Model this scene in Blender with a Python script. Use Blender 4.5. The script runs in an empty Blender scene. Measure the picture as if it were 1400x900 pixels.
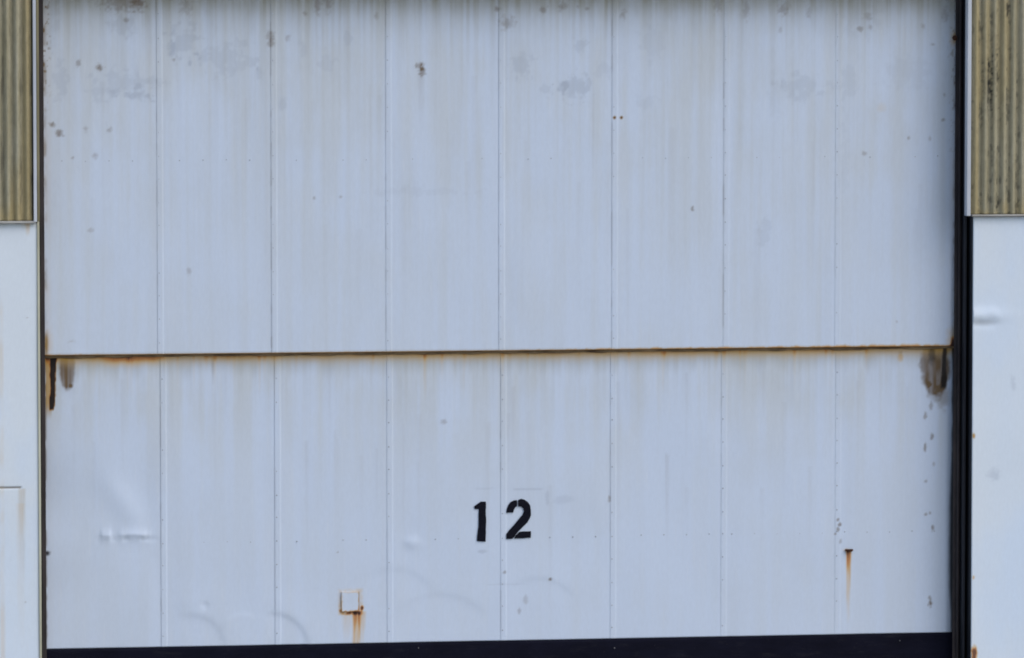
import bpy, bmesh, math, random
import numpy as np

# ------------------------------------------------------------------ camera, sky, sun, exposure
scene = bpy.context.scene
col = scene.collection
R = math.radians

cam = bpy.data.cameras.new('camera')
cam.sensor_width = 36.0
cam.lens = 190.3
cam.clip_start = 0.5
cam.clip_end = 3000
camo = bpy.data.objects.new('camera', cam)
camo.location = (-5.521, -36.5057, 4.9698)
camo.rotation_euler = (R(86.25017), 0, R(-8.6))
col.objects.link(camo)
scene.camera = camo

SUN_EL, SUN_AZ = 44.0, 140.0          # azimuth measured from +Y towards +X
world = bpy.data.worlds.new('World')
scene.world = world
world.use_nodes = True
wn = world.node_tree
sky = wn.nodes.new('ShaderNodeTexSky')
sky.sky_type = 'NISHITA'
sky.sun_disc = False
sky.sun_elevation = R(SUN_EL)
sky.sun_rotation = R(SUN_AZ)
sky.air_density = 1.0
sky.dust_density = 1.5
sky.ozone_density = 1.0
bg = wn.nodes['Background']
bg.inputs['Strength'].default_value = 0.11
wn.links.new(sky.outputs[0], bg.inputs['Color'])

sun = bpy.data.lights.new('sun', 'SUN')
sun.energy = 0.9
sun.angle = R(50)
sun.color = (1.0, 0.97, 0.93)
suno = bpy.data.objects.new('sun', sun)
d = (math.sin(R(SUN_AZ)) * math.cos(R(SUN_EL)), math.cos(R(SUN_AZ)) * math.cos(R(SUN_EL)), math.sin(R(SUN_EL)))
from mathutils import Vector
suno.rotation_euler = Vector(d).to_track_quat('Z', 'Y').to_euler()
suno.location = (10, -20, 20)
col.objects.link(suno)

vs = scene.view_settings
vs.view_transform = 'Standard'
vs.look = 'None'
vs.exposure = 0.38
vs.gamma = 1.0
vs.use_curve_mapping = False
scene.render.engine = 'CYCLES'
scene.cycles.filter_width = 1.8

# ------------------------------------------------------------------ dimensions (metres)
YU, YL, YR = 0.25, 0.29, 0.285        # faces of upper leaf, lower leaf, bottom rail (wall face is y = 0)
ZM = 2.384                            # lower edge of the upper leaf
ZB = 0.371                            # top of the black bottom rail
ZTOP = 5.15                           # top of the door leaf, behind the lintel
ZLINT = 5.02                          # underside of the lintel
ZSPLIT = 3.308                        # corrugated cladding above, flat panels below
XWL, XWR = -3.222, 3.226              # edges of the opening
SEAM_U = [-3.20, -2.4048, -1.6244, -0.836, -0.0537, 0.734, 1.5165, 2.3044, 3.19]
SEAM_L = [-3.20, -2.3846, -1.6014, -0.8258, -0.0352, 0.7322, 1.5122, 2.3208, 3.19]
BLD_W, BLD_H, BLD_D = 9.6, 7.2, 14.0
PX = 0.005                            # size of a small mark's unit

# ------------------------------------------------------------------ noise helpers
def hash2(i, j, s):
    h = (i * 374761393 + j * 668265263 + s * 974634211) & 0xffffffff
    h = ((h ^ (h >> 13)) * 1274126177) & 0xffffffff
    h = h ^ (h >> 16)
    return (h & 0xffff) / 65535.0

def vnoise(x, z, s=0):
    xi = np.floor(x).astype(np.int64); zi = np.floor(z).astype(np.int64)
    fx = x - xi; fz = z - zi
    fx = fx * fx * (3 - 2 * fx); fz = fz * fz * (3 - 2 * fz)
    a = hash2(xi, zi, s); b = hash2(xi + 1, zi, s); c = hash2(xi, zi + 1, s); e = hash2(xi + 1, zi + 1, s)
    return (a * (1 - fx) + b * fx) * (1 - fz) + (c * (1 - fx) + e * fx) * fz

def fbm(x, z, s=0, o=4):
    r = np.zeros_like(x); a = 0.5; t = 0
    for k in range(o):
        r += a * vnoise(x * 2 ** k, z * 2 ** k, s + k * 17); t += a; a *= 0.5
    return r / t

def ss(a, b, x):
    t = np.clip((x - a) / (b - a), 0, 1)
    return t * t * (3 - 2 * t)

def blob(X, Z, c, rx, rz, soft=0.5, rough=0.7, s=1, f=1.0):
    """ragged patch: 1 inside, 0 outside"""
    r = np.hypot((X - c[0]) / rx, (Z - c[1]) / rz)
    n = fbm(X * 40 * f, Z * 40 * f, s, 3) - 0.5
    return 1 - ss(1 - soft, 1 + soft * 0.6, r + n * 2 * rough)

def drip(X, Z, x, zt, zb, w0, w1, s=3):
    """run of rust or dirt below a point"""
    t = np.clip((zt - Z) / (zt - zb), 0, 1)
    w = w0 * (1 - t) + w1 * t
    wob = (vnoise(Z * 14, Z * 0 + s, s) - 0.5) * w0 * 0.15
    m = 1 - ss(0.35, 1.0, np.abs(X - x - wob) / w)
    return m * (1 - t) ** 0.8 * ss(-0.004, 0.006, zt - Z) * (0.75 + 0.5 * (vnoise(X * 160, Z * 9, s) - 0.3))

# ------------------------------------------------------------------ mesh helpers
def link(name, me, mat=None, parent=None):
    o = bpy.data.objects.new(name, me)
    col.objects.link(o)
    if mat and me:
        me.materials.append(mat)
    if parent:
        o.parent = parent
    return o

def tag(o, label=None, cat=None, kind=None):
    if label: o['label'] = label
    if cat: o['category'] = cat
    if kind: o['kind'] = kind
    return o

def grid_mesh(name, X, Y, Z, wear=None, smooth=True):
    """a sheet from 2-D coordinate arrays (rows, cols), columns run +X, rows run +Z, facing -Y"""
    nr, nc = X.shape
    v = np.stack([X, Y, Z], -1).reshape(-1, 3).astype(np.float32)
    i = np.arange(nr * nc).reshape(nr, nc)
    q = np.stack([i[:-1, :-1], i[:-1, 1:], i[1:, 1:], i[1:, :-1]], -1).reshape(-1, 4).astype(np.int32)
    me = bpy.data.meshes.new(name)
    me.vertices.add(len(v)); me.vertices.foreach_set('co', v.ravel())
    me.loops.add(q.size); me.loops.foreach_set('vertex_index', q.ravel())
    me.polygons.add(len(q))
    me.polygons.foreach_set('loop_start', np.arange(0, q.size, 4, dtype=np.int32))
    me.polygons.foreach_set('loop_total', np.full(len(q), 4, dtype=np.int32))
    me.update(calc_edges=True)
    me.polygons.foreach_set('use_smooth', np.full(len(q), smooth, dtype=bool))
    if wear:
        for k, (r, g, b) in wear.items():
            at = me.attributes.new(k, 'FLOAT_COLOR', 'POINT')
            c = np.stack([r, g, b, np.ones_like(r)], -1).reshape(-1, 4).astype(np.float32)
            at.data.foreach_set('color', np.clip(c, 0, 1).ravel())
    return me

def box_bm(bm, x0, x1, y0, y1, z0, z1, bev=0.0):
    r = bmesh.ops.create_cube(bm, size=1.0)
    for v in r['verts']:
        v.co.x = x0 if v.co.x < 0 else x1
        v.co.y = y0 if v.co.y < 0 else y1
        v.co.z = z0 if v.co.z < 0 else z1
    if bev:
        es = list({e for v in r['verts'] for e in v.link_edges})
        bmesh.ops.bevel(bm, geom=es, offset=bev, segments=2, profile=0.7, affect='EDGES')

def bm_obj(name, bm, mat, parent=None):
    me = bpy.data.meshes.new(name)
    bm.to_mesh(me); bm.free()
    return link(name, me, mat, parent)

def box(name, x0, x1, y0, y1, z0, z1, mat, parent=None, bev=0.0):
    bm = bmesh.new()
    box_bm(bm, x0, x1, y0, y1, z0, z1, bev)
    return bm_obj(name, bm, mat, parent)

# ------------------------------------------------------------------ materials
def nodes(name):
    m = bpy.data.materials.new(name)
    m.use_nodes = True
    return m, m.node_tree, m.node_tree.nodes['Principled BSDF']

class NT:
    def __init__(s, t): s.t = t
    def new(s, k, **kw):
        n = s.t.nodes.new(k)
        for a, b in kw.items(): setattr(n, a, b)
        return n
    def link(s, a, b): s.t.links.new(a, b)
    def mix(s, f, a, b, mode='MIX'):
        n = s.new('ShaderNodeMix', data_type='RGBA', blend_type=mode)
        for sock, v in ((n.inputs['Factor'], f), (n.inputs['A'], a), (n.inputs['B'], b)):
            pass
        for idx, v in ((0, f), (6, a), (7, b)):
            if hasattr(v, 'links'): s.link(v, n.inputs[idx])
            elif isinstance(v, (int, float)): n.inputs[idx].default_value = v
            else: n.inputs[idx].default_value = (*v, 1)
        return n.outputs[2]
    def math(s, op, a, b=None):
        n = s.new('ShaderNodeMath', operation=op)
        for i, v in enumerate((a, b)):
            if v is None: continue
            if hasattr(v, 'links'): s.link(v, n.inputs[i])
            else: n.inputs[i].default_value = v
        return n.outputs[0]
    def noise(s, scale, detail=4, rough=0.6, stretch=(1, 1, 1), coord='Object'):
        tc = s.new('ShaderNodeTexCoord'); mp = s.new('ShaderNodeMapping')
        mp.inputs['Scale'].default_value = stretch
        s.link(tc.outputs[coord], mp.inputs['Vector'])
        n = s.new('ShaderNodeTexNoise')
        n.inputs['Scale'].default_value = scale
        n.inputs['Detail'].default_value = detail
        n.inputs['Roughness'].default_value = rough
        s.link(mp.outputs[0], n.inputs['Vector'])
        return n.outputs['Fac']
    def ramp(s, f, stops):
        n = s.new('ShaderNodeValToRGB')
        e = n.color_ramp.elements
        while len(e) < len(stops): e.new(0.5)
        for el, (p, c) in zip(e, stops):
            el.position = p
            el.color = (*c, 1) if not isinstance(c, (int, float)) else (c, c, c, 1)
        s.link(f, n.inputs[0])
        return n.outputs[0]
    def bump(s, h, strength, dist, bs):
        n = s.new('ShaderNodeBump')
        n.inputs['Strength'].default_value = strength
        n.inputs['Distance'].default_value = dist
        s.link(h, n.inputs['Height'])
        s.link(n.outputs[0], bs.inputs['Normal'])

def painted_sheet(name, paint_a, paint_b, rough=0.5):
    """white sheet paint with wear read from the sheet's own wear masks"""
    m, t, bs = nodes(name)
    n = NT(t)
    A = n.new('ShaderNodeAttribute', attribute_name='wear_a'); B = n.new('ShaderNodeAttribute', attribute_name='wear_b')
    sa = n.new('ShaderNodeSeparateColor'); sb = n.new('ShaderNodeSeparateColor')
    n.link(A.outputs['Color'], sa.inputs[0]); n.link(B.outputs['Color'], sb.inputs[0])
    rust, grime, algae = sa.outputs; peel, black, tint = sb.outputs
    base = n.mix(tint, paint_a, paint_b)
    fine = n.noise(55, 6, 0.65, (1, 1, 0.35))
    base = n.mix(1.0, base, n.ramp(fine, [(0.3, 0.955), (0.7, 1.0)]), 'MULTIPLY')
    speck = n.ramp(n.noise(210, 3, 0.75, (1, 1, 0.7)), [(0.66, 0.0), (0.74, 0.22)])
    base = n.mix(speck, base, (0.30, 0.29, 0.27))
    chalk = n.ramp(n.noise(26, 5, 0.7, (1.5, 1, 0.12)), [(0.56, 0.0), (0.75, 0.28)])
    base = n.mix(chalk, base, (0.74, 0.78, 0.84))
    c = n.mix(peel, base, (0.40, 0.455, 0.55))
    c = n.mix(algae, c, (0.27, 0.25, 0.16))
    c = n.mix(grime, c, (0.155, 0.104, 0.058))
    rc = n.ramp(n.math('ADD', rust, n.math('MULTIPLY', n.math('SUBTRACT', n.noise(120, 3), 0.5), 0.25)),
                [(0.05, (0.66, 0.48, 0.24)), (0.40, (0.64, 0.38, 0.09)), (0.65, (0.52, 0.20, 0.04)), (0.85, (0.16, 0.06, 0.025)), (1.0, (0.06, 0.028, 0.018))])
    c = n.mix(n.math('MULTIPLY', n.ramp(rust, [(0.0, 0.0), (0.55, 0.9), (1.0, 1.0)]), 1.0), c, rc)
    c = n.mix(black, c, (0.012, 0.010, 0.010))
    n.link(c, bs.inputs['Base Color'])
    dirt = n.math('MAXIMUM', n.math('MAXIMUM', rust, grime), n.math('MAXIMUM', algae, black))
    n.link(n.math('ADD', n.math('MULTIPLY', dirt, 0.4), rough), bs.inputs['Roughness'])
    bs.inputs['Specular IOR Level'].default_value = 0.35
    n.bump(n.noise(140, 4, 0.7), 0.12, 0.002, bs)
    return m

def plain(name, c0, c1, scale=12, rough=0.6, stretch=(1, 1, 1), bump=0.15, spec=0.4, metal=0.0, dist=0.003):
    m, t, bs = nodes(name)
    n = NT(t)
    f = n.noise(scale, 6, 0.65, stretch)
    n.link(n.ramp(f, [(0.32, c0), (0.68, c1)]), bs.inputs['Base Color'])
    bs.inputs['Roughness'].default_value = rough
    bs.inputs['Specular IOR Level'].default_value = spec
    bs.inputs['Metallic'].default_value = metal
    n.bump(n.noise(scale * 6, 4, 0.7, stretch), bump, dist, bs)
    return m

M = {}
M['door'] = painted_sheet('door_paint', (0.640, 0.728, 0.870), (0.612, 0.667, 0.730), 0.5)
M['wall'] = painted_sheet('wall_paint', (0.70, 0.81, 0.955), (0.76, 0.83, 0.895), 0.5)
def rail_mat():
    m, t, bs = nodes('black_rail_paint')
    n = NT(t)
    c = n.ramp(n.noise(7, 6, 0.65, (0.4, 1, 1)), [(0.32, (0.0032, 0.0034, 0.010)), (0.68, (0.0065, 0.0070, 0.018))])
    c = n.mix(n.ramp(n.noise(9, 6, 0.75, (0.5, 1, 2.5)), [(0.55, 0.0), (0.78, 0.16)]), c, (0.10, 0.095, 0.09))
    c = n.mix(n.ramp(n.noise(70, 3, 0.7), [(0.70, 0.0), (0.76, 0.35)]), c, (0.12, 0.11, 0.10))
    n.link(c, bs.inputs['Base Color'])
    bs.inputs['Roughness'].default_value = 0.8
    bs.inputs['Specular IOR Level'].default_value = 0.12
    n.bump(n.noise(40, 4, 0.7), 0.3, 0.004, bs)
    return m
M['black'] = rail_mat()
M['steel'] = plain('dark_track_steel', (0.022, 0.019, 0.021), (0.062, 0.050, 0.050), 9, 0.7, (1, 1, 0.3), 0.3, 0.3)
M['jamb'] = plain('black_jamb_paint', (0.008, 0.009, 0.014), (0.018, 0.022, 0.032), 6, 0.6, (1, 1, 0.4), 0.2)
M['rust'] = plain('rusty_angle_steel', (0.10, 0.070, 0.045), (0.36, 0.26, 0.15), 9, 0.9, (0.6, 1, 3.0), 0.5, 0.2)
M['rust_dark'] = plain('dark_rusted_steel', (0.02, 0.010, 0.007), (0.10, 0.035, 0.015), 40, 0.85, (1, 1, 1), 0.5)
M['digit'] = plain('black_stencil_paint', (0.004, 0.0045, 0.010), (0.010, 0.010, 0.018), 60, 0.8, (1, 1, 1), 0.1, 0.1)
M['flash'] = plain('pale_flashing_metal', (0.42, 0.45, 0.50), (0.66, 0.69, 0.74), 5, 0.45, (1, 1, 0.15), 0.1)
M['flash_grey'] = plain('weathered_grey_flashing', (0.22, 0.20, 0.17), (0.50, 0.49, 0.46), 8, 0.6, (0.4, 1, 1), 0.2)
M['trim'] = plain('yellowed_corner_trim', (0.40, 0.38, 0.27), (0.66, 0.66, 0.52), 5, 0.6, (1, 1, 0.2), 0.2)
M['olive_trim'] = plain('olive_corner_trim', (0.13, 0.115, 0.06), (0.30, 0.27, 0.17), 5, 0.7, (1, 1, 0.2), 0.2)
M['core'] = plain('dark_wall_core', (0.03, 0.03, 0.03), (0.06, 0.055, 0.05), 6, 0.8)
M['conc'] = plain('concrete_apron', (0.20, 0.195, 0.18), (0.33, 0.325, 0.31), 0.6, 0.85, (1, 1, 1), 0.4)

def corrugated_mat():
    m, t, bs = nodes('weathered_olive_cladding')
    n = NT(t)
    A = n.new('ShaderNodeAttribute', attribute_name='wear_a')
    sa = n.new('ShaderNodeSeparateColor'); n.link(A.outputs['Color'], sa.inputs[0])
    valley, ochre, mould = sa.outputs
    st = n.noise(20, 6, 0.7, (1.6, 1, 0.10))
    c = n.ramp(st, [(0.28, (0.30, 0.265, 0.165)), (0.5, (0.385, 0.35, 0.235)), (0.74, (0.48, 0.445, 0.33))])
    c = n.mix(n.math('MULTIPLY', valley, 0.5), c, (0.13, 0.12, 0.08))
    c = n.mix(n.math('MULTIPLY', ochre, 0.6), c, (0.41, 0.32, 0.145))
    c = n.mix(mould, c, (0.022, 0.022, 0.019))
    blotch = n.noise(30, 5, 0.7, (1, 1, 0.5))
    c = n.mix(1.0, c, n.ramp(blotch, [(0.3, 0.78), (0.65, 1.0)]), 'MULTIPLY')
    n.link(c, bs.inputs['Base Color'])
    bs.inputs['Roughness'].default_value = 0.7
    bs.inputs['Specular IOR Level'].default_value = 0.3
    n.bump(n.noise(90, 5, 0.7, (1, 1, 0.4)), 0.25, 0.003, bs)
    return m
M['corr'] = corrugated_mat()

# ------------------------------------------------------------------ ground
def ground():
    bm = bmesh.new()
    for x0, x1, y0, y1 in ((-900, 900, -900, 900),):
        vv = [bm.verts.new(p) for p in ((x0, y0, 0), (x1, y0, 0), (x1, y1, 0), (x0, y1, 0))]
        bm.faces.new(vv)
    o = bm_obj('ground', bm, M['conc'])
    tag(o, 'grey concrete apron in front of the shed', kind='structure')
ground()

# ------------------------------------------------------------------ warehouse
wh = bpy.data.objects.new('warehouse', None)
wh.location = (0, 0, 0)
col.objects.link(wh)
tag(wh, 'metal clad warehouse front with white panels below olive corrugated cladding around the door', 'building', 'thing')

# solid core of the front wall, side walls, rear and roof
box('wall_core', -BLD_W, XWL - 0.012, 0.045, 0.30, 0.0, BLD_H, M['core'], wh)
box('wall_core', XWR + 0.012, BLD_W, 0.045, 0.30, 0.0, BLD_H, M['core'], wh)
box('lintel', XWL - 0.011, XWR + 0.011, 0.035, 0.20, ZLINT, BLD_H - 0.002, M['core'], wh)
box('wall', -BLD_W, -BLD_W + 0.2, 0.301, BLD_D, 0.0, BLD_H, M['flash_grey'], wh)
box('wall', BLD_W - 0.2, BLD_W, 0.301, BLD_D, 0.0, BLD_H, M['flash_grey'], wh)
box('wall', -BLD_W, BLD_W, BLD_D + 0.001, BLD_D + 0.2, 0.0, BLD_H, M['flash_grey'], wh)
box('roof', -BLD_W - 0.1, BLD_W + 0.1, -0.1, BLD_D + 0.3, BLD_H + 0.001, BLD_H + 0.15, M['flash_grey'], wh)

def clamp_axis(a, b, step, extra=()):
    n = max(2, int(round((b - a) / step)) + 1)
    v = np.concatenate([np.linspace(a, b, n), np.array(extra, dtype=float)])
    v = np.unique(np.round(v, 5))
    return v[(v >= a - 1e-6) & (v <= b + 1e-6)]

def rimmed(xs, zs, yfun, thick):
    """front sheet with its four edges folded back by `thick`"""
    xe = np.concatenate([[xs[0]], xs, [xs[-1]]]); ze = np.concatenate([[zs[0]], zs, [zs[-1]]])
    X, Z = np.meshgrid(xe, ze)
    Y = yfun(X, Z)
    Y[0, :] += thick; Y[-1, :] += thick
    Y[1:-1, 0] += thick; Y[1:-1, -1] += thick
    return X, Y, Z

# --- flat white panels of the lower wall
def wall_panel(x0, x1, z0, z1, side, fine):
    st = 0.007 if fine else 0.06
    xs = clamp_axis(x0, x1, st); zs = clamp_axis(z0, z1, st if fine else 0.1)
    def yf(X, Z):
        y = (fbm(X * 1.7 + 5, Z * 1.7, 31, 2) - 0.5) * 0.012 + (fbm(X * 6, Z * 3, 32, 2) - 0.5) * 0.003
        if side < 0:
            y = y + 0.010 * (1 - ss(0.0035, 0.007, np.abs(Z - ZJ))) * (1 - ss(0.0, 0.01, X - XS)) * (X > XJ - 0.001)
        if side > 0:
            c = (3.2894, 2.5838)
            u = (X - c[0]) / 0.17; w = (Z - c[1])
            y = y - 0.015 * np.exp(-(u + 0.1) ** 2 * 0.9) * np.exp(-((w - 0.030 - 0.02 * (vnoise(X * 14, X * 0, 33) - 0.5)) / 0.05) ** 2) * (0.6 + 0.7 * vnoise(X * 18, Z * 8, 34)) + 0.007 * np.exp(-u ** 2 * 2.2) * np.exp(-((w + 0.030 - 0.012 * u * u) / 0.03) ** 2)
        return y
    X, Y, Z = rimmed(xs, zs, yf, 0.03)
    g = fbm(X * 9, Z * 0.8, 41, 4)
    tint = (ss(0.35, 0.7, fbm(X * 3, Z * 1.2, 42, 4)) * 0.8 + 0.25 * g) * (0.7 if side > 0 else 1.0) + (0.35 * (1 - ss(0.0, 0.25, X - x0)) if side > 0 else 0)
    zero = np.zeros_like(X)
    rust, grime, algae, peel, black = (zero.copy() for _ in range(5))
    edge = ss(0.0, 0.012, X - x0) * ss(0.0, 0.012, x1 - X)
    if side < 0:
        tint += 0.35
        # beige wash below the cladding and the orange run at its corner
        algae += 0.30 * (1 - ss(0, 0.06, ZSPLIT - Z)) * (0.4 + 0.8 * vnoise(X * 60, Z * 3, 5))
        c = (-3.2987, 3.2983)
        rust += 0.42 * drip(X, Z, c[0], c[1], c[1] - 0.09, 0.028, 0.016, 6)
        rust += 0.18 * drip(X, Z, c[0] - 0.03, c[1], c[1] - 0.05, 0.02, 0.01, 7)
        cx = -3.4845
        rust += 0.17 * (1 - ss(0.2, 1, np.abs(X - cx) / 0.026)) * ss(0.1, 0.7, fbm(X * 10, Z * 5, 9, 3)) * ss(0, 0.15, 2.831 - Z)
        c = (-3.3535, 1.5033)
        rust += 0.16 * drip(X, Z, c[0] + 0.006, c[1], c[1] - 0.32, 0.034, 0.026, 8); algae += 0.25 * drip(X, Z, c[0] + 0.004, c[1], c[1] - 0.6, 0.034, 0.03, 8)
        rust += 0.12 * drip(X, Z, c[0] - 0.005, c[1] - 0.1, c[1] - 1.1, 0.04, 0.03, 10)
        algae += 0.35 * (1 - ss(0.0, 0.02, x1 - X))
    else:
        algae += 0.35 * (1 - ss(0, 0.035, ZSPLIT - Z)) * (0.5 + vnoise(X * 40, Z * 3, 15) * 0.7)
        c = (3.2369, 1.7762)
        rust += 0.5 * blob(X, Z, c, 0.012, 0.022, 0.7, 0.3, 11); grime += 0.8 * blob(X, Z, c, 0.009, 0.018, 0.6, 0.3, 11)
        c = (3.2508, 0.2603)
        rust += 0.85 * blob(X, Z, c, 0.022, 0.06, 0.6, 0.35, 12)
        c = (3.2425, 0.787)
        rust += 0.5 * blob(X, Z, c, 0.008, 0.015, 0.6, 0.35, 12)
        c = (3.3893, 1.4991)
        peel += 0.35 * blob(X, Z, c, 0.045, 0.05, 0.8, 0.6, 13)
        c = (3.5156, 2.1341)
        peel += 0.3 * blob(X, Z, c, 0.02, 0.06, 0.8, 0.6, 14)
        c = (3.3155, 2.5581)
        grime += 0.16 * blob(X, Z, c, 0.09, 0.022, 0.7, 0.3, 16)  # soft shade beneath the dent's bulge, painted in through the grime mask
    grime += 0.8 * (1 - ss(0.002, 0.009, np.abs(Z - ZJ))) * (X < XS) if side < 0 else 0
    for k in range(7):
        rr = random.random
        grime += 0.3 * blob(X, Z, (x0 + (x1 - x0) * rr(), z0 + (z1 - z0) * rr()), 0.004 + 0.006 * rr(), 0.005 + 0.006 * rr(), 0.6, 0.4, k + 50)
    return grid_mesh('wall_panel', X, Y, Z, {'wear_a': (rust, grime, algae), 'wear_b': (peel, black, tint)})

random.seed(4)
# left bay: corner panel split by a horizontal joint, then plain panels out to the building corner
XJ = -3.644
ZJ = 1.5096
XS = -3.3584
left = [(XJ, XWL - 0.012, 0.0, ZSPLIT - 0.012, True)]
pw = 1.2
x = XJ
while x > -BLD_W + 0.05:
    x0 = max(x - pw, -BLD_W)
    left.append((x0, x - 0.004, 0.0, ZSPLIT - 0.012, False)); x = x0
for i, (x0, x1, z0, z1, fine) in enumerate(left):
    me = wall_panel(x0, x1, z0, z1, -1, fine)
    o = link('wall_panel', me, M['wall'], wh)
    if i == 0: tag(o, 'white painted wall strip with yellowed edge and rust run below the cladding')
right = [(XWR + 0.002, XWR + 1.18, 0.0, ZSPLIT - 0.012, True)]
x = XWR + 1.184
while x < BLD_W - 0.05:
    x1 = min(x + pw, BLD_W)
    right.append((x, x1 - 0.004, 0.0, ZSPLIT - 0.012, False)); x = x1
for i, (x0, x1, z0, z1, fine) in enumerate(right):
    me = wall_panel(x0, x1, z0, z1, 1, fine)
    o = link('wall_panel', me, M['wall'], wh)
    if i == 0: tag(o, 'white painted wall panel with a horizontal dent near its edge')

# --- olive corrugated cladding, sheet by sheet
PITCH, AMP = 0.066, 0.011
def corrugated(x0, x1, z0, z1, phase, side, fine):
    xs = clamp_axis(x0, x1, PITCH / 12)
    zs = clamp_axis(z0, z1, 0.012 if fine else 0.25)
    def yf(X, Z):
        return -0.022 - AMP * np.cos((X - phase) / PITCH * 2 * math.pi) + (fbm(X * 2, Z * 1.5, 61, 2) - 0.5) * 0.006
    X, Y, Z = rimmed(xs, zs, yf, 0.02)
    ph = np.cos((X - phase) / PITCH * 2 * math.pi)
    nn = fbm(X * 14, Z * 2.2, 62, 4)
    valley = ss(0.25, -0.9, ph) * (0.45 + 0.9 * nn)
    ochre = ss(0.5, 0.75, fbm(X * 11 + 3, Z * 0.9, 63, 4)) * 0.7
    mould = np.zeros_like(X)
    zb = 1 - ss(0.0, 0.16, Z - z0)
    ochre += zb * 0.9 * ss(0.3, 0.7, fbm(X * 20, Z * 8, 64, 3))
    if side > 0:
        xe = 3.2375
        ochre += 0.9 * (1 - ss(0.3, 1.0, np.abs(X - xe) / 0.028))
        for (px, pz, rx, rz, a) in (((3.3141, 4.1991) + (0.026, 0.16, 1.0)), ((3.3706, 4.2695) + (0.022, 0.12, 1.0)), ((3.4558, 4.7331) + (0.02, 0.05, 1.0)), ((3.364, 3.6434) + (0.015, 0.09, 0.9)), ((3.3641, 4.4914) + (0.02, 0.10, 0.5)), ((3.4599, 4.0623) + (0.016, 0.10, 0.5)), ((3.381, 3.4006) + (0.02, 0.05, 0.7)), ((3.5161, 3.3693) + (0.02, 0.03, 0.6))):
            mould += 0.85 * a * blob(X, Z, (px, pz), rx, rz, 0.7, 1.2, 71, 1.5) * (0.25 + 0.75 * ss(0.8, -0.5, ph))
        mould += 0.5 * ss(0.58, 0.74, fbm(X * 40, Z * 22, 72, 4)) * ss(0.9, -0.6, ph)
    else:
        xe = -3.3059
        ochre += 0.9 * (1 - ss(0.3, 1.0, np.abs(X - xe) / 0.035))
        mould += 0.35 * ss(0.62, 0.74, fbm(X * 26, Z * 5, 73, 4)) * ss(0.7, -0.6, ph)
    return grid_mesh('corrugated_sheet', X, Y, Z, {'wear_a': (valley, ochre, mould)})

ZC0, ZC1 = ZSPLIT + 0.006, BLD_H - 0.01
XCL = -3.2651
XCR = 3.2023
ph_l = -3.301
ph_r = 3.2349
sw = PITCH * 12
for side, xa in ((-1, XCL), (1, XCR)):
    x = xa; k = 0
    while abs(x) < BLD_W - 0.05:
        a = x + side * sw
        a = max(-BLD_W, min(BLD_W, a))
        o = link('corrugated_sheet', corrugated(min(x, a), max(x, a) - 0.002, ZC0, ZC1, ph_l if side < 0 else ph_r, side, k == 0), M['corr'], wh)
        if k == 0:
            tag(o, 'olive corrugated cladding sheet with ochre streaks' if side < 0 else 'olive corrugated cladding sheet blotched with black mould')
        x = a; k += 1
# above the lintel
x = XCL
while x < XCR - 0.05:
    a = min(x + sw, XCR)
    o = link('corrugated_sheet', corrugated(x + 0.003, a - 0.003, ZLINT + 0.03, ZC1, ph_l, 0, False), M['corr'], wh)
    x = a
box('lintel_flashing', XWL, XWR, -0.035, 0.034, ZLINT, ZLINT + 0.028, M['flash_grey'], wh, 0.003)

# --- flashings at the edges of the cladding
box('edge_flashing', -3.2602, -3.2391, -0.046, 0.03, ZSPLIT - 0.002, ZLINT - 0.002, M['flash'], wh, 0.004)
box('edge_flashing', 3.1693, 3.1967, -0.046, 0.03, ZSPLIT - 0.004, ZLINT - 0.002, M['flash'], wh, 0.005)
box('drip_flashing', -BLD_W, -3.2473, -0.040, 0.02, ZSPLIT - 0.010, ZSPLIT + 0.005, M['flash_grey'], wh, 0.003)
box('drip_flashing', 3.2096, BLD_W, -0.040, 0.02, ZSPLIT - 0.008, ZSPLIT + 0.005, M['flash_grey'], wh, 0.003)
# yellowed corner trim of the left bay
box('corner_trim', XWL - 0.0135, XWL + 0.001, -0.010, 0.10, 0.0, ZSPLIT - 0.001, M['trim'], wh, 0.001)
box('corner_trim', -3.2344, XWL + 0.004, -0.012, 0.10, ZSPLIT + 0.001, ZLINT - 0.004, M['olive_trim'], wh, 0.001)

# --- door tracks and jambs (dark steel channels standing in the opening)
def track(side, xin):
    """channel with a front flange over the door edge, a web and a lip"""
    bm = bmesh.new()
    xo = XWL + 0.002 if side < 0 else XWR - 0.001
    a, b = sorted((xin, xo))
    box_bm(bm, a, b, 0.200, 0.212, 0.0, ZLINT - 0.003, 0.003)
    # lip turned forward on the inner third
    xl = xin - side * -0.022
    a, b = sorted((xl, xl + side * 0.010))
    box_bm(bm, a, b, 0.165, 0.199, 0.0, ZLINT - 0.004, 0.003)
    # web returning to the wall
    a, b = sorted((xo, xo - side * 0.008))
    box_bm(bm, a, b, 0.213, 0.36, 0.0, ZLINT - 0.005)
    return bm_obj('door_track', bm, M['steel'], wh)
track(-1, -3.1743)
track(1, 3.1424)
box('jamb', XWR - 0.0005, XWR + 0.0115, 0.012, 0.199, 0.0, ZLINT - 0.004, M['jamb'], wh)
box('jamb', XWL - 0.0112, XWL + 0.0005, 0.101, 0.199, 0.0, ZLINT - 0.004, M['jamb'], wh)
box('jamb_cover', 3.1905, 3.2061, 0.10, 0.199, 0.0, ZLINT - 0.006, M['jamb'], wh, 0.003)
# unseen dark screen standing in for the unlit interior behind the door
box('rear_screen', XWL - 0.01, XWR + 0.01, 0.42, 0.46, 0.0, BLD_H - 0.01, M['core'], wh)

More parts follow.
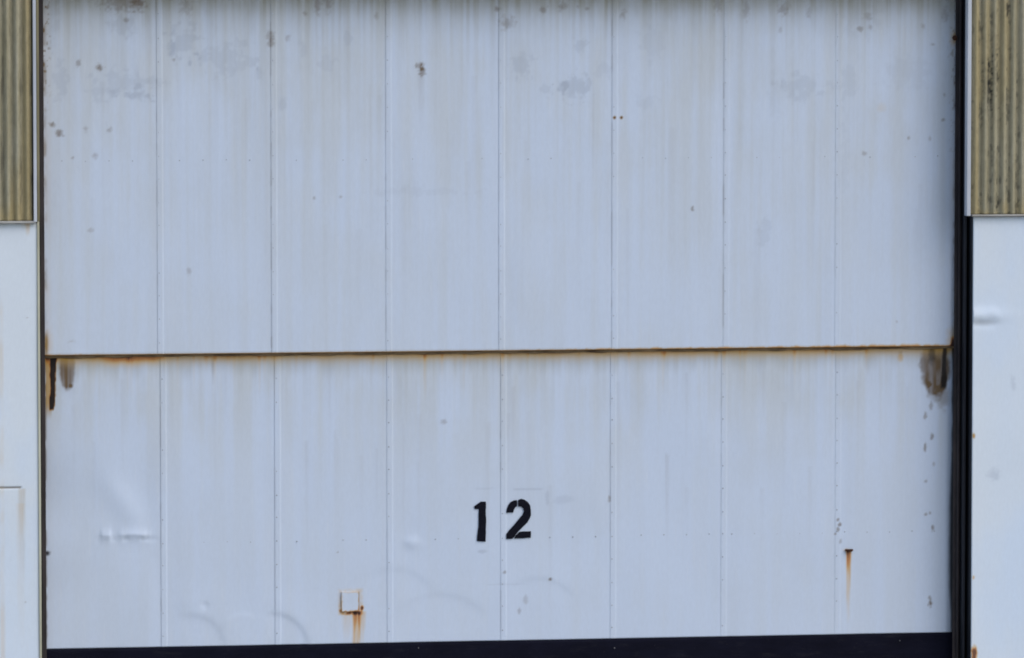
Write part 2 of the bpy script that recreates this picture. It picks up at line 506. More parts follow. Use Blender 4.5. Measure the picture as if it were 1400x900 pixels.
# ------------------------------------------------------------------ the door
door = bpy.data.objects.new('lifting_door', None)
door.location = (0, YL, 0)
col.objects.link(door)
tag(door, 'tall white steel lifting door numbered 12 with a rusty line across it', 'door', 'thing')
DOOR_OFF = -YL
upper = box('door_leaf', SEAM_U[0], SEAM_U[-1], YU + 0.02 + DOOR_OFF, YL - 0.004 + DOOR_OFF, ZM + 0.004, ZTOP, M['core'], door)
tag(upper, 'stained upper leaf of the white door')
lower = box('door_leaf', SEAM_L[0], SEAM_L[-1], YL + 0.050 + DOOR_OFF, YL + 0.090 + DOOR_OFF, 0.02, ZM + 0.05, M['core'], door)
tag(lower, 'dented lower leaf of the white door with rust runs')

seam_dark_u = [0, 0.30, 0.55, 0.40, 0.30, 0.45, 0.6, 0.22]
seam_dark_l = [0, 0.35, 0.35, 0.18, 0.35, 0.25, 0.20, 0.12]

def upper_wear(X, Z, seams):
    zero = np.zeros_like(X)
    rust, grime, algae, peel, black = (zero.copy() for _ in range(5))
    st = fbm(X * 16, Z * 0.55, 101, 4); st2 = fbm(X * 45, Z * 0.9, 102, 3); big = fbm(X * 1.3, Z * 1.1, 103, 3)
    h = ss(2.6, 4.8, Z)                                     # weathering grows with height
    tint = 0.10 + 0.95 * ss(0.34, 0.66, st * 0.5 + big * 0.2 + 0.3 * fbm(X * 5, Z * 3, 106, 4)) * (0.5 + 0.5 * h) + 0.18 * (st2 - 0.5)
    algae += 0.045 * ss(0.45, 0.75, st2) * (0.3 + h) + 0.05 * h * ss(0.4, 0.7, fbm(X * 4, Z * 2.5, 108, 4))
    # algae under the lintel with runs
    zt = 4.7847
    dd = zt - Z
    run = fbm(X * 22, X * 0 + 3, 104, 3)
    algae += 0.40 * (1 - ss(-0.06, 0.09 + 0.10 * run, dd)) * (0.6 + 0.7 * fbm(X * 30, Z * 10, 105, 3))
    algae += 0.13 * (1 - ss(0.0, 0.15 + 0.55 * run ** 1.5, dd)) * ss(0.3, 0.7, st2) + 0.16 * (1 - ss(0.0, 0.28, dd))
    rr = random.Random(9)
    for k in range(46):                                     # narrow dirty runs from the top
        cx = rr.uniform(-3.1, 3.1)
        algae += rr.uniform(0.03, 0.14) * drip(X, Z, cx, zt + 0.05, zt - rr.uniform(0.12, 0.55), rr.uniform(0.012, 0.03), 0.008, k)
    for k in range(60):                                     # long pale grey runs over the sheet
        cx = rr.uniform(-3.1, 3.1); z0 = rr.uniform(3.2, 4.9)
        grime += rr.uniform(0.02, 0.06) * drip(X, Z, cx, z0, z0 - rr.uniform(0.4, 1.5), rr.uniform(0.012, 0.035), 0.012, k + 70)
    # flaked patches
    for (c, rx, rz, a) in (((-2.6339, 4.2117), 40, 15, .55), ((-2.5496, 4.1618), 22, 9, .6), ((-2.2247, 4.5085), 17, 18, .7), ((-2.3144, 4.4888), 6, 12, .6), ((-1.9258, 4.3985), 30, 18, .5), ((-2.6419, 4.6282), 14, 12, .6),
                           ((-3.0553, 4.2427), 9, 20, .55), ((0.0987, 4.3337), 14, 12, .6), ((0.4803, 4.2021), 15, 15, .8), ((0.3835, 4.2074), 6, 8, .65), ((0.2716, 4.1827), 6, 8, .5), ((0.5157, 4.4833), 7, 9, .6),
                           ((2.0594, 4.1972), 26, 16, .5), ((2.395, 4.2266), 10, 20, .35), ((1.8048, 3.1759), 8, 18, .4), ((-0.6212, 3.4843), 60, 5, .25), ((0.9807, 4.0898), 14, 8, .3), ((1.0056, 4.4924), 12, 22, .3),
                           ((-1.5515, 4.0738), 5, 8, .5), ((-1.7011, 4.2985), 5, 9, .5), ((-1.4101, 4.4472), 5, 9, .4), ((-1.2396, 4.372), 9, 12, .4), ((-1.0985, 4.5363), 5, 7, .5), ((2.4967, 4.6413), 20, 16, .3), ((2.8093, 4.2862), 30, 16, .25),
                           ((0.6739, 4.3071), 8, 10, .35), ((1.8791, 4.1372), 8, 30, .22), ((2.3714, 3.6794), 6, 40, .2), ((-3.1174, 4.6486), 10, 30, .4)):
        peel += a * 0.50 * blob(X, Z, c, rx * PX * 1.15, rz * PX * 1.15, 0.45, 1.15, 120, 0.7)
    # darker clumps and spots
    for (c, rx, rz, a) in (((-2.6312, 4.7817), 26, 11, .6), ((-2.532, 4.7668), 8, 9, .5), ((-2.2037, 4.7566), 8, 12, .4), ((-2.7971, 4.3411), 5, 4, .95), ((-2.9357, 4.3712), 3, 4, .6), ((-3.1163, 3.9506), 4, 3, 1.0), ((-3.0671, 3.8909), 5, 4, .9),
                           ((0.0074, 4.6395), 9, 8, .55), ((-0.0636, 4.7347), 3, 3, .7), ((0.2561, 4.7294), 5, 5, .6), ((0.3832, 4.7443), 6, 5, .6), ((0.4951, 4.7492), 2, 2, .6), ((0.5613, 4.7341), 3, 2, .5), ((0.8112, 4.6937), 4, 6, .5),
                           ((-0.6, 4.3455), 5, 6, .75), ((-0.5849, 4.3104), 4, 6, .8), ((-1.3894, 4.7011), 3, 3, .6), ((-0.9021, 4.6856), 3, 4, .4), ((-1.5051, 4.537), 3, 4, .4), ((-1.6203, 4.5273), 5, 10, .6), ((-1.3039, 4.7707), 4, 12, .6), ((-1.2337, 4.7806), 5, 12, .5),
                           ((1.4712, 4.7534), 4, 12, .45), ((1.6715, 4.7331), 4, 14, .4), ((1.939, 4.7328), 7, 8, .5), ((2.1091, 4.7125), 4, 8, .4), ((2.5276, 4.6766), 6, 5, .4), ((2.4711, 4.5907), 4, 3, .6), ((2.5487, 4.6058), 3, 3, .4),
                           ((2.9218, 4.6103), 3, 4, .4), ((3.0772, 4.6912), 4, 9, .45), ((2.99, 4.4835), 3, 2, .5), ((3.075, 4.1332), 2, 3, .6), ((3.0656, 3.9605), 4, 2, .6), ((2.8219, 3.8346), 2, 3, .6), ((2.5111, 3.7295), 3, 3, .5), ((2.9726, 3.8288), 2, 3, .4),
                           ((1.2999, 3.3565), 2.2, 3, .9), ((-1.3272, 3.4435), 2, 2, .6), ((-1.146, 3.4524), 2, 2, .5), ((-2.9788, 3.7268), 2, 2, .6), ((-2.8249, 3.7409), 4, 4, .45), ((-2.8885, 3.9199), 3, 4, .4), ((-2.7247, 3.9142), 3, 4, .45), ((-2.8573, 3.2341), 4, 3, .35), ((-2.1909, 2.95), 3, 4, .35),
                           ((2.7449, 2.5579), 1.5, 2, .5), ((1.9137, 4.5916), 3, 4, .3), ((-2.9904, 2.4784), 4, 2, .5), ((-2.6119, 4.6579), 3, 3, .6), ((-2.2849, 4.3894), 2, 2, .6)):
        grime += 0.75 * a * blob(X, Z, c, rx * PX * 1.1, rz * PX * 1.1, 0.8, 0.8, 130, 1.4)
    c = (-0.59, 4.2954)
    grime += 0.14 * drip(X, Z, c[0], c[1], c[1] - 0.45, 0.035, 0.02, 5)
    for c in ((0.7508, 3.9849), (0.7994, 3.9847)):
        black += 0.8 * (1 - ss(0.3, 1.2, np.hypot(X - c[0], Z - c[1]) / 0.013)); rust += 0.6 * (1 - ss(0.4, 1.2, np.hypot(X - c[0], Z - c[1]) / 0.013))
    c = (2.6289, 4.0485)
    rust += 0.10 * blob(X, Z, c, 0.035, 0.035, 0.7, 0.3, 8)
    # pinkish corroded left edge with pin holes, right edge the same
    xl = -3.1631; xr = 3.146
    el = 1 - ss(0.0, 0.06, X - xl); er = 1 - ss(0.0, 0.05, xr - X)
    rust += 0.15 * el * fbm(X * 20, Z * 6, 140, 3) + 0.13 * er * fbm(X * 20, Z * 6, 141, 3)
    grime += 0.75 * ss(0.70, 0.8, vnoise(X * 90, Z * 60, 142)) * (1 - ss(0.0, 0.05, X - xl - 0.01)) * ss(3.9, 4.6, Z)
    grime += 0.5 * ss(0.78, 0.86, vnoise(X * 80, Z * 50, 143)) * (1 - ss(0.0, 0.07, xr - X)) * ss(3.2, 4.6, Z)
    grime += 0.55 * (1 - ss(0.0, 0.018, X - xl)) * ss(0.35, 0.7, fbm(X * 10, Z * 9, 144, 3))
    grime += 0.45 * (1 - ss(0.0, 0.014, xr - X)) * ss(0.4, 0.7, fbm(X * 10, Z * 9, 145, 3))
    c = (3.1509, 4.5288)
    rust += 0.35 * blob(X, Z, c, 0.035, 0.05, 0.9, 0.4, 146)
    # corroded lower edge, ragged, worse towards the right
    f = 0.004 + 0.013 * ss(-1.0, 3.0, X) + 0.004 * np.abs(np.sin(X * 1.7))
    eb = 1 - ss(0.0, 1.0, (Z - ZM) / (f * (0.25 + 1.5 * fbm(X * 28, X * 0, 147, 3))))
    rust += 0.66 * eb
    algae += 0.35 * (1 - ss(0, 0.022, Z - ZM))
    grime += 0.5 * eb * ss(0.55, 0.75, vnoise(X * 50, Z * 50, 148))
    c = (3.1469, 2.411)
    rust += 0.30 * blob(X, Z, c, 0.05, 0.10, 1.0, 0.4, 149); rust += 0.6 * blob(X, Z, c, 0.018, 0.035, 0.8, 0.4, 152)
    c = (-3.1593, 2.4651)
    rust += 0.16 * blob(X, Z, c, 0.04, 0.09, 0.9, 0.4, 150); grime += 0.5 * blob(X, Z, c, 0.014, 0.08, 0.8, 0.4, 151)
    return rust, grime, algae, peel, black, tint

def lower_wear(X, Z, seams):
    zero = np.zeros_like(X)
    rust, grime, algae, peel, black = (zero.copy() for _ in range(5))
    st = fbm(X * 14, Z * 0.5, 201, 4); st2 = fbm(X * 45, Z * 0.9, 202, 3); big = fbm(X * 1.5, Z * 1.3, 203, 3)
    zt = ZM - 0.012
    dd = zt - Z
    up = 1 - ss(0.0, 1.1, dd)
    tint = 0.0 + 0.95 * ss(0.38, 0.66, st * 0.45 + big * 0.25 + 0.3 * fbm(X * 5, Z * 3, 207, 4)) * (0.35 + 0.8 * up)
    # rust wash below the seam
    run = fbm(X * 20, X * 0 + 7, 204, 3)
    wash = (1 - ss(0.0, 0.07 + 0.05 * run, dd)) * (0.62 + 0.4 * fbm(X * 6, Z * 6, 205, 3))
    rust += 0.40 * wash + 0.18 * (1 - ss(0.0, 0.06, dd)) * (0.6 + 0.6 * fbm(X * 5, X * 0, 208, 3))
    algae += 0.60 * (1 - ss(-0.02, 0.11 + 0.12 * run, dd)) * (0.55 + 0.5 * fbm(X * 9, Z * 4, 206, 3))
    algae += 0.07 * (1 - ss(0.1, 0.6, dd)) * (0.5 + ss(0.4, 0.7, st2))
    xa, xb = -2.7891, -2.3697
    rust += 0.26 * ss(xa - 0.05, xa + 0.1, X) * (1 - ss(xb - 0.08, xb + 0.06, X)) * (1 - ss(0.01, 0.10, dd))
    rr = random.Random(21)
    for k in range(40):
        cx = rr.uniform(-3.0, 3.0)
        rust += rr.uniform(0.04, 0.16) * drip(X, Z, cx, zt, zt - rr.uniform(0.08, 0.35), rr.uniform(0.01, 0.025), 0.006, k + 9)
    for k in range(34):
        cx = rr.uniform(-3.1, 3.1); z0 = rr.uniform(1.4, 2.4)
        grime += rr.uniform(0.03, 0.08) * drip(X, Z, cx, z0, z0 - rr.uniform(0.4, 1.2), rr.uniform(0.012, 0.03), 0.012, k + 170)
    c = (-2.0242, 2.3607)
    grime += 0.34 * drip(X, Z, c[0], c[1], c[1] - 0.2, 0.016, 0.008, 4)
    c = (2.7809, 2.3507)
    grime += 0.55 * drip(X, Z, c[0], c[1], c[1] - 0.075, 0.02, 0.028, 4); rust += 0.3 * blob(X, Z, (c[0], c[1] - 0.05), 0.022, 0.025, 0.7, 0.4, 5)
    # left corner: black corrosion and a grey brown oval
    c = (-3.0184, 2.3113)
    b = blob(X, Z, c, 0.058, 0.17, 0.22, 0.16, 210, 0.5)
    grime += 0.80 * b * (0.70 + 0.45 * vnoise(X * 70, Z * 5, 211)) + 0.15 * blob(X, Z, c, 0.07, 0.19, 0.6, 0.3, 214, 0.5)
    c = (-3.0235, 2.2863)
    grime += 0.45 * (1 - ss(0.2, 1, np.abs(X - c[0]) / 0.014)) * ss(0, .02, Z - 2.1515)
    c = (-2.9942, 2.1712)
    grime += 0.6 * blob(X, Z, c, 0.014, 0.014, 0.6, 0.3, 212)
    tt = np.clip((zt - Z) / 0.375, 0, 1)
    cx = -3.1131 - 0.012 * tt
    w = 0.027 * (1 - 0.35 * tt)
    n1 = (fbm(X * 30, Z * 14, 213, 3) - 0.5) * 0.02
    m = (1 - ss(0.6, 1.05, np.abs(X - cx + n1) / w)) * ss(1.0, 0.93, (zt - Z) / 0.375)
    black += 0.9 * m; rust += 0.9 * m
    cx = -3.1454
    m = (1 - ss(0.5, 1.0, np.abs(X - cx) / 0.026)) * ss(0.44, 0.30, zt - Z)
    rust += 0.35 * m; grime += 0.75 * m
    # right corner
    c = (3.0317, 2.2714)
    b = blob(X, Z, c, 0.105, 0.25, 0.25, 0.2, 215, 0.4)
    grime += 0.92 * b * (0.72 + 0.5 * fbm(X * 35, Z * 8, 216, 3))
    c = (3.0053, 2.3177)
    black += 0.6 * blob(X, Z, c, 0.028, 0.06, 0.6, 0.4, 217)
    tt = np.clip((zt - Z) / 0.30, 0, 1)
    cx = 3.0971 - 0.006 * tt
    n1 = (fbm(X * 30, Z * 14, 218, 3) - 0.5) * 0.016
    m = (1 - ss(0.5, 1.1, np.abs(X - cx + n1) / (0.020 + 0.006 * tt))) * ss(1.0, 0.9, (zt - Z) / 0.30)
    black += 0.92 * m
    c = (3.0903, 2.0404)
    grime += 0.5 * blob(X, Z, c, 0.05, 0.10, 0.7, 0.4, 219)
    # black smear growing along the right edge (worn seal)
    xr = 3.1602
    wz = 0.010 + 0.013 * ss(1.75, 1.1, Z) * ss(0.42, 0.75, Z)
    black += 0.93 * (1 - ss(0.3, 1.7, (xr - X + (fbm(X * 8, Z * 8, 220, 3) - 0.5) * 0.012) / wz))
    grime += 0.28 * (1 - ss(0.0, 0.065, xr - X)) * ss(2.2, 1.2, Z)
    xl = -3.1682
    grime += 0.6 * (1 - ss(0.0, 0.014, X - xl)) * ss(0.35, 0.65, fbm(X * 9, Z * 9, 221, 3))
    c = (-3.1601, 1.028)
    black += 0.95 * blob(X, Z, c, 0.022, 0.018, 0.5, 0.4, 222)
    # speckles
    for (c, rx, rz, a) in (((-0.4298, 1.8945), 4, 3, .4), ((0.31, 0.7938), 2.4, 2.4, .95), ((2.3435, 1.1748), 2, 2.5, .8), ((2.354, 1.1439), 2.5, 3, .8), ((2.3385, 1.1083), 2.5, 3, .7), ((2.3597, 1.026), 2, 3, .45), ((2.323, 1.0778), 1.5, 1.5, .6),
                           ((3.0039, 0.5789), 2.6, 5, 1.0), ((2.9984, 0.6202), 2, 2, .6), ((3.0168, 1.1081), 2, 4, .8), ((2.9692, 1.2064), 2, 2, .6), ((2.9953, 1.2163), 2, 2, .6), ((2.9616, 1.6783), 2, 6, .7), ((3.0083, 1.7495), 2.5, 4, .7), ((2.9605, 1.8935), 2, 5, .6), ((3.0019, 1.9698), 3, 5, .55),
                           ((2.9855, 2.1133), 3, 3, .6), ((2.9681, 1.4373), 2, 2, .5), ((3.0197, 1.5597), 2, 3, .4), ((0.095, 0.5788), 2, 4, .4), ((0.1411, 0.6543), 3, 5, .3), ((0.725, 1.3468), 2, 4, .5), ((-0.0073, 0.8499), 2, 2, .6), ((-1.1666, 1.0056), 1.5, 1.5, .5)):
        grime += 0.85 * a * blob(X, Z, c, rx * PX * 1.15, rz * PX * 1.15, 0.6, 0.6, 230, 1.6)
    # bluish scuffs around the number
    for (c, rx, rz, a) in (((-0.1706, 0.9947), 10, 3, .45), ((0.146, 1.4211), 28, 1.8, .35), ((-0.1501, 1.4304), 14, 1.8, .2), ((-0.0073, 0.7635), 30, 1.6, .2), ((0.4019, 1.3413), 14, 8, .25), ((0.2893, 1.3632), 3, 12, .3)):
        peel += a * (1 - ss(0.5, 1.1, np.hypot((X - c[0]) / (rx * PX), (Z - c[1]) / (rz * PX)) + (fbm(X * 25, Z * 25, 240, 2) - .5) * .8))
    # rust around the small patch and the run below it
    (x0, z1), (x1, z0) = (-1.152, 0.7399), (-1.0053, 0.583)
    ex = np.maximum(np.maximum(x0 - X, X - x1), np.maximum(z0 - Z, Z - z1))
    ring = (1 - ss(0.0, 0.020, ex))
    rust += (0.22 + 0.42 * ss(z0 + 0.10, z0 - 0.01, Z)) * ring * (0.3 + 1.0 * vnoise(X * 60, Z * 60, 250))
    c = (-1.0459, 0.5837)
    rust += 0.55 * drip(X, Z, c[0] + 0.004, c[1] + 0.01, c[1] - 0.70, 0.040, 0.030, 12); rust += 0.25 * drip(X, Z, c[0] - 0.006, c[1] + 0.01, c[1] - 0.14, 0.024, 0.012, 18)
    rust += 0.42 * drip(X, Z, c[0] + 0.040, c[1] + 0.01, c[1] - 0.24, 0.042, 0.025, 13)
    rust += 0.26 * drip(X, Z, c[0] - 0.06, c[1] + 0.0, c[1] - 0.20, 0.05, 0.03, 14)
    c = (-1.0002, 0.6183)
    rust += 0.8 * blob(X, Z, c, 0.012, 0.016, 0.7, 0.3, 251)
    # run below the rusty stub
    c = (2.4172, 0.9636)
    rust += 0.55 * drip(X, Z, c[0], c[1], c[1] - 0.52, 0.028, 0.015, 15)
    rust += 0.38 * drip(X, Z, c[0], c[1], c[1] - 0.18, 0.024, 0.014, 16)
    rust += 0.30 * blob(X, Z, (c[0] - 0.008, c[1]), 0.036, 0.012, 0.7, 0.3, 17)
    return rust, grime, algae, peel, black, tint

def dents(X, Z):
    """knocks in the lower leaf; negative y is towards the street"""
    y = np.zeros_like(X)
    # buckled crease by the left end
    c = (-2.6452, 1.1397)
    u = (X - c[0]); w = Z - c[1]
    env = ss(-0.22, -0.10, u) * (1 - ss(0.14, 0.30, u))
    path = 0.010 - 0.05 * np.clip(-u - 0.05, 0, 1) + 0.010 * (vnoise(X * 12, X * 0, 300) - 0.5)
    fold = 0.15 + 1.5 * ss(0.25, 0.75, vnoise(X * 17, X * 0, 301))
    y -= 0.008 * env * np.exp(-np.abs((w - path) / 0.034) ** 1.4) * fold
    y += 0.004 * env * np.exp(-((w - path + 0.030) / 0.018) ** 2) * ss(0.3, 0.8, vnoise(X * 24, X * 0, 302))
    # the end of the sheet pushed in, and a second softer push below
    c = (-3.1828, 1.3634)
    y += 0.030 * (1 - ss(0.0, 0.50, X - c[0])) * np.exp(-((Z - c[1] - 0.02) / 0.30) ** 2)
    c = (-3.1859, 0.8123)
    y += 0.016 * (1 - ss(0.0, 0.62, X - c[0])) * np.exp(-((Z - c[1]) / 0.26) ** 2)
    # diagonal facet above the crease
    c = (-2.6342, 1.3554)
    y -= 0.010 * np.exp(-(((X - c[0]) + 0.5 * (Z - c[1])) / 0.10) ** 2 - ((Z - c[1]) / 0.18) ** 2)
    # curved bruises: arcs of a ridge with a soft flank
    arcs = ((-2.1773, 0.3668) + (0.22, 5, 100, -0.0055, 0.024), (-1.6334, 0.3313) + (0.26, 0, 85, -0.0075, 0.022), (-0.7973, 0.5438) + (0.34, 40, 135, -0.0034, 0.028),
            (-0.4668, 0.2586) + (0.44, 50, 140, -0.0034, 0.026), (-1.8348, 0.4361) + (0.16, 60, 150, 0.003, 0.02), (0.223, 0.5002) + (0.30, 40, 120, -0.003, 0.02),
            (-2.0857, 0.6525) + (0.02, 0, 360, -0.005, 0.02))
    for (ax, az, r, a0, a1, amp, wd) in arcs:
        c = (ax, az)
        dx = X - c[0]; dz = Z - c[1]
        rr_ = np.hypot(dx, dz); an = np.degrees(np.arctan2(dz, dx)) % 360
        env = ss(a0 - 18, a0 + 8, an) * (1 - ss(a1 - 8, a1 + 18, an))
        s = (rr_ - r) / wd
        y += amp * env * (1 / (1 + np.exp(-s * 2.2)) - 0.5) * np.exp(-(s / 6) ** 2)
    c = (-0.6543, 1.0632)
    y -= 0.008 * np.exp(-((X - c[0]) / 0.05) ** 2 - ((Z - c[1]) / 0.04) ** 2)
    return y

RIB_W, RIB_H = 0.046, 0.0025
def sheet(k, seams, z0, z1, face, wearf, sd, low, ridge):
    x0, x1 = seams[k], seams[k + 1] + (0.012 if k < len(seams) - 2 else 0)      # each sheet laps over the one before
    xs = clamp_axis(x0, x1, 0.0078, (x0 + 0.0015, x0 + 0.004, x0 + RIB_W * 0.72, x0 + RIB_W * 0.80, x0 + RIB_W * 0.89, x0 + RIB_W * 0.97))
    zs = clamp_axis(z0, z1, 0.0078)
    def yf(X, Z):
        u = X - x0
        rib = (1 - ss(RIB_W * 0.72, RIB_W * 0.97, u)) * RIB_H * max(ridge, 0.45) if k else 0.0
        y = face + DOOR_OFF - rib
        amp = 0.009 if low else 0.006
        e = ss(0, 0.12, X - x0 - RIB_W) * ss(0.012, 0.12, x1 - X)
        n0 = (X - 0.0) ** 2 / 0.3 ** 2 + (Z - 1.2154) ** 2 / 0.22 ** 2
        calm = 1 - 0.9 * np.exp(-n0 ** 2) if low else 1.0
        y = y + ((fbm(X * 1.6 + k * 3.1, Z * 1.4, 401 + k + 20 * low, 2) - 0.5) * amp * 1.3 * e + (fbm(X * 7, Z * 2.5, 402, 2) - 0.5) * 0.0022) * calm
        if low: y = y + dents(X, Z)
        return y
    X, Y, Z = rimmed(xs, zs, yf, 0.018)
    rust, grime, algae, peel, black, tint = wearf(X, Z, seams)
    # dirt gathered along the laps and round the fixings
    for s_, dk in zip(seams[1:-1], sd[1:]):
        a = np.abs(X - s_)
        seamn = 0.35 + 1.1 * fbm(Z * 3 + s_ * 7, Z * 0, 410, 3)
        grime += dk * 0.24 * (1 - ss(0.001, 0.011, a)) * (seamn - 0.3) + 0.28 * dk * (1 - ss(0.001, 0.010, a)) * ss(0.62, 0.75, vnoise(Z * 9 + s_ * 5, Z * 0, 412))
        peel += 0.30 * dk * (1 - ss(0.0, 0.014, np.abs(X - s_ - 0.004))) * ss(0.45, 0.6, fbm(Z * 2.2 + s_, Z * 0 + 2, 411, 3))
    return grid_mesh('sheet_panel', X, Y, Z, {'wear_a': (rust, grime, algae), 'wear_b': (peel, black, tint)})

def rivets(points, rad, h, name, mat, parent):
    bm = bmesh.new()
    for (x, y, z) in points:
        rings = []
        for rr_, hh in ((rad, 0), (rad * 0.8, h * 0.7), (rad * 0.3, h)):
            rings.append([bm.verts.new((x + rr_ * math.cos(a * math.pi / 3), y - hh, z + rr_ * math.sin(a * math.pi / 3))) for a in range(6)])
        for a, b in zip(rings, rings[1:]):
            for i in range(6):
                bm.faces.new((a[i], b[i], b[(i + 1) % 6], a[(i + 1) % 6]))
        bm.faces.new(list(reversed(rings[-1])))
    bmesh.ops.recalc_face_normals(bm, faces=bm.faces)
    o = bm_obj(name, bm, mat, parent)
    if len(points) > 1: o['kind'] = 'stuff'
    return o

M['rivet'] = plain('painted_rivet_heads', (0.30, 0.32, 0.36), (0.58, 0.64, 0.73), 3.1, 0.6)
ridge_u = [0, 1.0, 1.0, 0.8, 1.1, 0.9, 0.35, 0.35]
ridge_l = [0, 1.3, 1.1, 1.0, 1.0, 0.8, 0.6, 0.4]
for k in range(8):
    link('sheet_panel', sheet(k, SEAM_U, ZM, ZTOP, YU, upper_wear, seam_dark_u, False, ridge_u[k]), M['door'], upper)
    o = link('sheet_panel', sheet(k, SEAM_L, ZB + 0.002, ZM + 0.03, YL, lower_wear, seam_dark_l, True, ridge_l[k]), M['door'], lower)
    if k == 0: tag(o, 'buckled sheet at the end of the lower leaf')

# small fixings along the laps and in two rows
rr = random.Random(5)
pts = []
for s_ in SEAM_U[1:-1]:
    z = 2.46
    while z < 4.95:
        if rr.random() < 0.8: pts.append((s_ + 0.013, YU - 0.002 + DOOR_OFF, z + rr.uniform(-.006, .006)))
        z += 0.16
x = -3.05
zr = 3.7065
while x < 3.1:
    if rr.random() < 0.75 and min(abs(x - s_) for s_ in SEAM_U) > 0.06: pts.append((x, YU + DOOR_OFF - 0.0005, zr + rr.uniform(-.004, .004)))
    x += 0.16
rivets(pts, 0.0046, 0.0025, 'rivet_heads', M['rivet'], upper)
pts = []
for s_ in SEAM_L[1:-1]:
    z = 0.45
    while z < 2.3:
        if rr.random() < 0.85: pts.append((s_ + 0.013, YL - 0.0025 + DOOR_OFF, z + rr.uniform(-.006, .006)))
        z += 0.16
x = -3.05
zr = 1.0877
while x < 3.1:
    if rr.random() < 0.85 and min(abs(x - s_) for s_ in SEAM_L) > 0.06 and not (-0.26 < x < 0.22) and x > -2.2: pts.append((x, YL + DOOR_OFF - 0.0005, zr + rr.uniform(-.004, .004)))
    x += 0.16
rivets(pts, 0.0055, 0.003, 'rivet_heads', M['rivet'], lower)

c = (3.1365, 4.5295)
rivets([(c[0], 0.199, c[1])], 0.021, 0.016, 'track_bolt', M['rust_dark'], wh)

# rusty angle under the upper leaf
def angle():
    xs = clamp_axis(SEAM_U[0], SEAM_U[-1], 0.02)
    n = fbm(xs * 9, xs * 0, 501, 3) - 0.5
    prof = [(0.245, ZM + 0.006), (0.266, ZM - 0.002), (0.267, ZM - 0.016), (0.271, ZM - 0.020), (0.288, ZM - 0.020)]
    X = np.stack([xs for _ in prof][::-1]); Y = np.stack([np.full_like(xs, p[0] + 0.008 + DOOR_OFF) + n * 0.004 for p in prof][::-1])
    Z = np.stack([np.full_like(xs, p[1]) + n * (0.012 if i > 1 else 0) for i, p in enumerate(prof)][::-1])
    return grid_mesh('angle_iron', X, Y, Z, None, False)
o = link('angle_iron', angle(), M['rust'], upper)
tag(o, 'rusty angle iron along the bottom edge of the upper leaf')

# black bottom rail of the lower leaf
def rail():
    xs = clamp_axis(SEAM_L[0] + 0.02, SEAM_L[-1] - 0.01, 0.02); zs = clamp_axis(0.015, ZB - 0.001, 0.02)
    X, Y, Z = rimmed(xs, zs, lambda X, Z: YR + DOOR_OFF + (fbm(X * 2, Z * 4, 510, 3) - 0.5) * 0.008, 0.03)
    return grid_mesh('bottom_rail', X, Y, Z)
o = link('bottom_rail', rail(), M['black'], door)
tag(o, 'black bottom rail of the door')
M['rail_rivet'] = plain('grey_rail_rivets', (0.05, 0.05, 0.06), (0.14, 0.14, 0.15), 5, 0.6)
pts = [(p[0], YR - 0.004 + DOOR_OFF, p[1]) for p in ((0.7614, 0.3074), (-0.61, 0.333), (2.7843, 0.3211))]
rivets(pts, 0.006, 0.004, 'rail_rivets', M['rail_rivet'], lower)

# stencilled number
def digit(name, polys, y):
    bm = bmesh.new()
    r = random.Random(7)
    for poly in polys:
        pts = []
        n = len(poly)
        for i in range(n):
            a, b = poly[i], poly[(i + 1) % n]
            m = max(1, int(math.hypot(a[0] - b[0], a[1] - b[1]) / 0.02))
            for j in range(m):
                t = j / m
                pts.append((a[0] + (b[0] - a[0]) * t + r.uniform(-.0016, .0016), a[1] + (b[1] - a[1]) * t + r.uniform(-.0016, .0016)))
        f = bm.faces.new([bm.verts.new((p[0], y, p[1])) for p in pts])
        e = bmesh.ops.extrude_face_region(bm, geom=[f])
        for v in e['geom']:
            if isinstance(v, bmesh.types.BMVert): v.co.y += 0.003
    bmesh.ops.recalc_face_normals(bm, faces=bm.faces)
    bmesh.ops.triangulate(bm, faces=bm.faces, ngon_method='EAR_CLIP')
    return bm_obj(name, bm, M['digit'], lower)

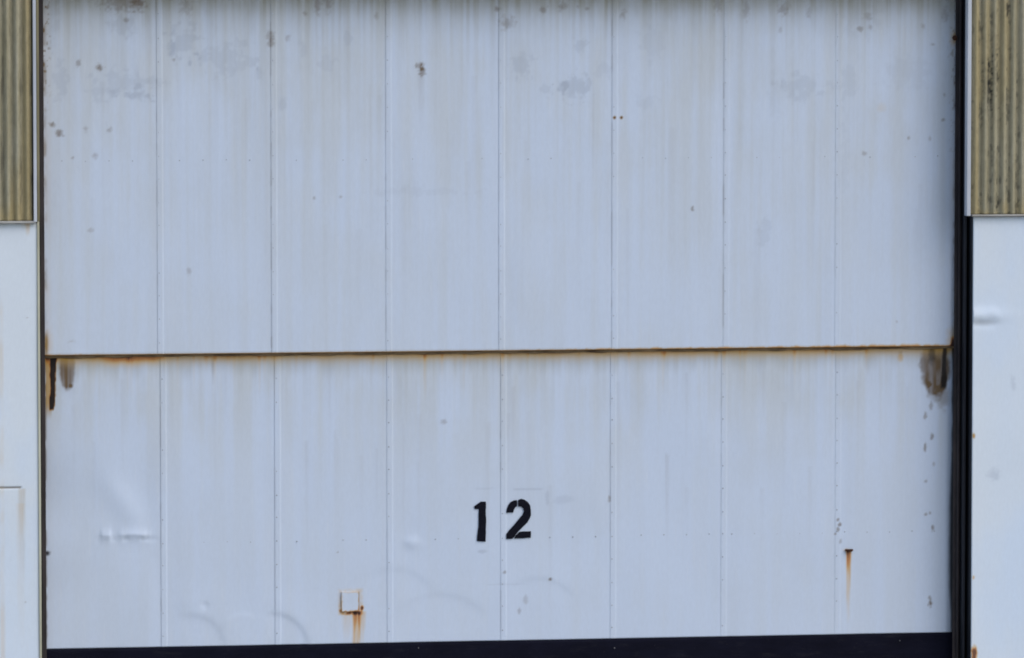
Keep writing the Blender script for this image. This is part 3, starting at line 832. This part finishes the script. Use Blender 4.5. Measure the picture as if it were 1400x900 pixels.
def dz(pts):
    # corner points of a numeral on a 9-per-unit drawing grid, placed on the door face
    out = []
    for (a, b) in pts:
        out.append((-0.3700 + (a / 9.0) * 0.005052, 1.4665 - (b / 9.0) * 0.005 + (a / 9.0) * 0.000077))
    return out
one = [(410,232),(345,230),(322,250),(266,290),(276,320),(326,322),(322,400),(317,550),(299,722),(408,733),(413,500)]
two_a = [(666,378),(672,330),(690,285),(720,250),(760,230),(800,225),(800,300),(775,320),(757,350),(748,378)]
two_b = [(814,224),(850,214),(890,224),(930,253),(960,295),(972,350),(970,420),(955,465),(925,510),(870,565),(820,615),(788,645),(742,709),(668,709),(662,650),(694,604),(754,543),(814,474),(864,416),(882,372),(876,334),(852,310),(814,303)]
two_c = [(832,622),(970,622),(970,702),(763,704),(782,668)]
YD = YL - 0.0085 + DOOR_OFF
tag(digit('number_digit', [dz(one)], YD), 'black stencilled numeral 1')
tag(digit('number_digit', [dz(two_a), dz(two_b), dz(two_c)], YD), 'black stencilled numeral 2')

# small patch plate with rusted edges
def patch():
    (x0, z1), (x1, z0) = (-1.1444, 0.7297), (-1.0205, 0.5934)
    xs = clamp_axis(x0, x1, 0.005); zs = clamp_axis(z0, z1, 0.005)
    X, Y, Z = rimmed(xs, zs, lambda X, Z: YL - 0.011 + DOOR_OFF + (fbm(X * 9, Z * 9, 601, 2) - .5) * .003, 0.020)
    e = np.minimum(np.minimum(X - x0, x1 - X), np.minimum(Z - z0, z1 - Z))
    zero = np.zeros_like(X)
    t = (1 - ss(0.0, 0.016, e + (fbm(X * 60, Z * 60, 602, 2) - .3) * 0.012))
    rust = t * (0.28 + 0.40 * (1 - ss(z0, z1, Z)) + 0.22 * ss(x0 + 0.06, x1, X))
    black = 0.8 * (1 - ss(0.0, 0.007, x1 - X)) * ss(z0, z0 + 0.04, Z)
    return grid_mesh('patch_plate', X, Y, Z, {'wear_a': (rust, zero, zero), 'wear_b': (zero, black, zero + 0.3)})
tag(link('patch_plate', patch(), M['door'], lower), 'small square patch plate with rusted edges')

# rusty stub of a broken bracket
c = (2.4198, 0.9635)
bm = bmesh.new()
box_bm(bm, c[0] - 0.027, c[0] + 0.027, YL - 0.020 + DOOR_OFF, YL + 0.010 + DOOR_OFF, c[1] - 0.007, c[1] + 0.006, 0.003)
box_bm(bm, c[0] - 0.010, c[0] + 0.016, YL - 0.030 + DOOR_OFF, YL - 0.0205 + DOOR_OFF, c[1] - 0.010, c[1] + 0.004, 0.003)
tag(bm_obj('bracket_stub', bm, M['rust_dark'], lower), 'rusted stub of a bracket with an orange run below')
